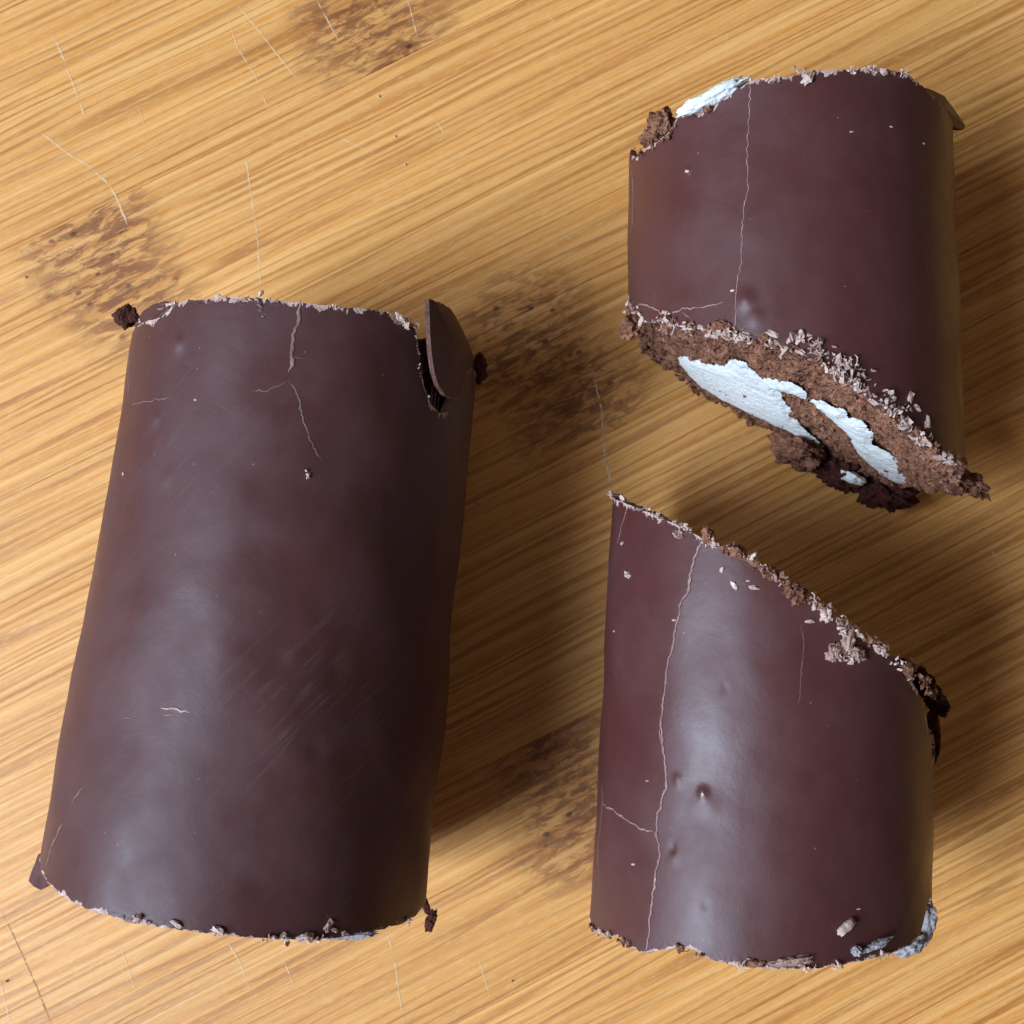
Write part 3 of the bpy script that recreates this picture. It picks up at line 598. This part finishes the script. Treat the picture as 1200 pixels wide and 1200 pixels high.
# ---------------- C: the lower right piece, its slanted cut turned away
Cc = Roll((3.2274, -4.3384), (3.4965, 0.3824), 2.1995, 2.1962, 9.4)
tC = thing('cake_roll', 'lower right roll piece with a crumb strewn slanted cut and one long crack', 'cake roll', Cc.origin, GROUP)
for (x, y, h, w) in ((825, 929, 0.034, 0.060), (826, 942, 0.016, 0.15), (796, 914, 0.022, 0.06), (790, 994, -0.028, 0.045), (792, 1004, 0.014, 0.07), (850, 806, -0.01, 0.04), (828, 1060, -0.008, 0.05)):
    th, t = Cc.hit(x, y); Cc.bumps.append((th, t, h, w))
crC = [(829, 630), (819, 645), (813, 665), (810, 690), (801, 708), (796, 730), (790, 760), (783, 790), (780, 820), (777, 850), (778, 870), (782, 900), (783, 920), (777, 940), (772, 960), (771, 975), (776, 990), (775, 1010), (770, 1035), (767, 1060), (763, 1100), (760, 1116)]
crease(Cc, crC, 0.050, 0.75, 1.3)
eC1 = Cc.edge([(709, 578), (718, 582), (735, 590), (760, 600), (790, 613), (815, 626), (830, 633), (860, 645), (885, 657), (910, 676), (935, 695), (960, 711), (985, 727), (1010, 746), (1035, 763), (1050, 773), (1060, 786), (1075, 811), (1085, 840), (1091, 866), (1094, 890)], 0.018, 12, 5.0)
eC0 = Cc.edge([(693, 1080), (697, 1090), (712, 1096), (725, 1097), (735, 1104), (748, 1112), (760, 1117), (775, 1112), (795, 1110), (815, 1111), (825, 1119), (845, 1127), (870, 1132), (910, 1135), (960, 1134), (1000, 1128), (1040, 1118), (1065, 1106), (1076, 1095), (1082, 1072), (1088, 1052)], 0.016, 12, 6.0)
Cc.coating(eC0, eC1, M['coat'], tC, (0.022, 0.045), NI=90)
spC = Cc.sponge(tC)
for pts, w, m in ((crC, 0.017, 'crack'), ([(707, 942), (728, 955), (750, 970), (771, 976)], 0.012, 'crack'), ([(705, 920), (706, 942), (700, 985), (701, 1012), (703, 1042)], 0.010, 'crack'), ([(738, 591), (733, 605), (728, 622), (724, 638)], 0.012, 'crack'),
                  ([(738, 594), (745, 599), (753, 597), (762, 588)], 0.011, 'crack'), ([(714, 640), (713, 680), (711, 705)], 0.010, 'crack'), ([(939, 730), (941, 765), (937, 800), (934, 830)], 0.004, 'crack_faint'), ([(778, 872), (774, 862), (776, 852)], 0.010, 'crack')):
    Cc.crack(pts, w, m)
lump('sponge_crumb', at(1085, 803, 2.7), (0.26, 0.13, 0.24), 'sponge_dark_shade', tC, Cc.origin, 31.2, rough=0.7, rot=(0, 0.4, -0.8), sub=5)
lump('sponge_crumb', at(1098, 824, 2.2), (0.17, 0.12, 0.24), 'sponge_dark_shade', tC, Cc.origin, 33.2, rough=0.6, rot=(0, 0.3, -0.9), sub=5)
lump('sponge_crumb', at(1056, 775, 3.25), (0.07, 0.05, 0.08), 'sponge_dark_shade', tC, Cc.origin, 35.2, rough=0.5)
lump('sponge_crumb', at(1093, 862, 2.0), (0.09, 0.34, 0.2), 'sponge_dark_shade', tC, Cc.origin, 36.2, rough=0.3)
lump('sponge_crumb', on(Cc, 992, 752, 0.03), (0.085, 0.17, 0.06), 'crumb_tan', tC, Cc.origin, 37.2, rough=0.75, rot=(0, 0.4, -0.2))
lump('sponge_crumb', on(Cc, 977, 764, 0.03), (0.13, 0.085, 0.06), 'crumb_tan', tC, Cc.origin, 39.2, rough=0.9, rot=(0, 0.4, 0.6))
lump('sponge_crumb', on(Cc, 1002, 767, 0.03), (0.11, 0.08, 0.06), 'crumb_tan', tC, Cc.origin, 38.2, rough=0.9, rot=(0, 0.4, -0.4))
lump('sponge_crumb', on(Cc, 1030, 762, 0.02), (0.12, 0.05, 0.05), 'shaving', tC, Cc.origin, 41.2, rough=0.7, rot=(0, 0.5, -0.5))
for i, (x, y, z) in enumerate([(866, 645, 4.35), (905, 671, 4.30), (928, 690, 4.25), (936, 697, 4.2), (968, 716, 4.1), (832, 627, 4.3)]):
    lump('sponge_crumb', on(Cc, x, y+2, 0.01), (0.11, 0.075, 0.07), 'sponge' if i != 4 else 'shaving', tC, Cc.origin, 50.3+i, rough=0.9, rot=(0, 0.2, -0.6+0.5*i))
lump('cream_smear', at(1083, 1078, 2.35), (0.13, 0.30, 0.25), 'cream_smear', tC, Cc.origin, 61.2, rough=0.45, rot=(0, 0, -0.15))
lump('cream_smear', at(1066, 1108, 2.6), (0.22, 0.10, 0.2), 'cream_smear', tC, Cc.origin, 62.2, rough=0.5, rot=(0, 0, 0.5))
lump('cream_smear', on(Cc, 1026, 1106, 0.02), (0.20, 0.05, 0.06), 'cream_smear', tC, Cc.origin, 63.2, rough=0.6, rot=(0, 0.35, 0.3))
lump('cream_smear', on(Cc, 1003, 1114, 0.02), (0.07, 0.06, 0.06), 'cream_smear', tC, Cc.origin, 64.2, rough=0.6)
lump('sponge_crumb', on(Cc, 928, 1126, 0.0), (0.25, 0.06, 0.06), 'crumb_tan', tC, Cc.origin, 65.2, rough=0.6, rot=(0, 0.05, 0.15))
lump('sponge_crumb', on(Cc, 886, 1128, 0.0), (0.11, 0.05, 0.05), 'sponge', tC, Cc.origin, 66.2, rough=0.6)
lump('chocolate_flake', on(Cc, 990, 1085, 0.035), (0.15, 0.062, 0.04), 'shaving', tC, Cc.origin, 67.2, rough=0.4, rot=(0.1, 0.35, 0.62), box=0.7, sub=3)
crumb_field('crumbs', Cc, [([(709, 578), (735, 588)], 26, 0.02, 0.020, 0.02), ([(760, 599), (800, 616), (830, 632)], 50, 0.020, 0.020, 0.02), ([(825, 634), (870, 648), (900, 668)], 60, 0.025, 0.022, 0.03), ([(900, 670), (960, 712), (1035, 763)], 80, 0.035, 0.024, 0.04),
            ([(795, 620), (800, 630)], 8, 0.02, 0.026, 0.03), ([(985, 730), (992, 760)], 26, 0.03, 0.026, 0.04), ([(970, 768), (1004, 770)], 30, 0.03, 0.028, 0.03), ([(1040, 768), (1095, 815)], 16, 0.05, 0.022, 0.05),
            ([(697, 1090), (740, 1106)], 22, 0.02, 0.018, 0.02), ([(860, 1130), (960, 1135), (1040, 1118)], 40, 0.025, 0.022, 0.02)], 'shaving', tC, 0.45, 31)
crumb_field('sponge_crumbs', Cc, [([(826, 630), (900, 668), (970, 716), (1040, 765)], 110, 0.03, 0.028, 0.03), ([(1050, 770), (1095, 812)], 30, 0.06, 0.03, 0.03), ([(695, 1086), (745, 1108)], 30, 0.015, 0.02, 0.01), ([(800, 1110), (825, 1118)], 24, 0.015, 0.02, 0.01)], 'sponge', tC, 0.1, 33)
specks('crumb', Cc, [(737, 674, 13, -60), (862, 687, 11, -60), (847, 668, 8, 80), (730, 637, 7, 60), (884, 689, 9, -10), (877, 681, 4, 0), (948, 728, 8, 0), (793, 727, 5, 0), (744, 1013, 5, 0), (760, 915, 4, 0), (1005, 1065, 4, 0), (771, 1031, 5, 80), (721, 740, 4, 0), (825, 931, 5, 80)], 'shaving', tC, 7)

# ---------------- stray crumbs on the board
rs = np.random.RandomState(77); V = []; Fc = []; nv = 0; iv, jf = ico(1)
for x, y in [(444, 113), (475, 193), (463, 160), (30, 325), (8, 1150), (700, 515), (560, 590), (1150, 620), (600, 1150)]:
    v = iv*(1+0.3*rs.normal(size=len(iv)))[:, None]*0.02+at(x, y, 0.014); V.append(v); Fc += [tuple(q+nv) for q in jf]; nv += len(v)
o = mesh_obj('loose_crumbs', np.concatenate(V), Fc, M['shaving'], None, (0, 0, 0), smooth=False, kind='stuff')
o['label'] = 'tiny pale crumbs strewn on the bamboo board between the rolls'; o['category'] = 'crumbs'
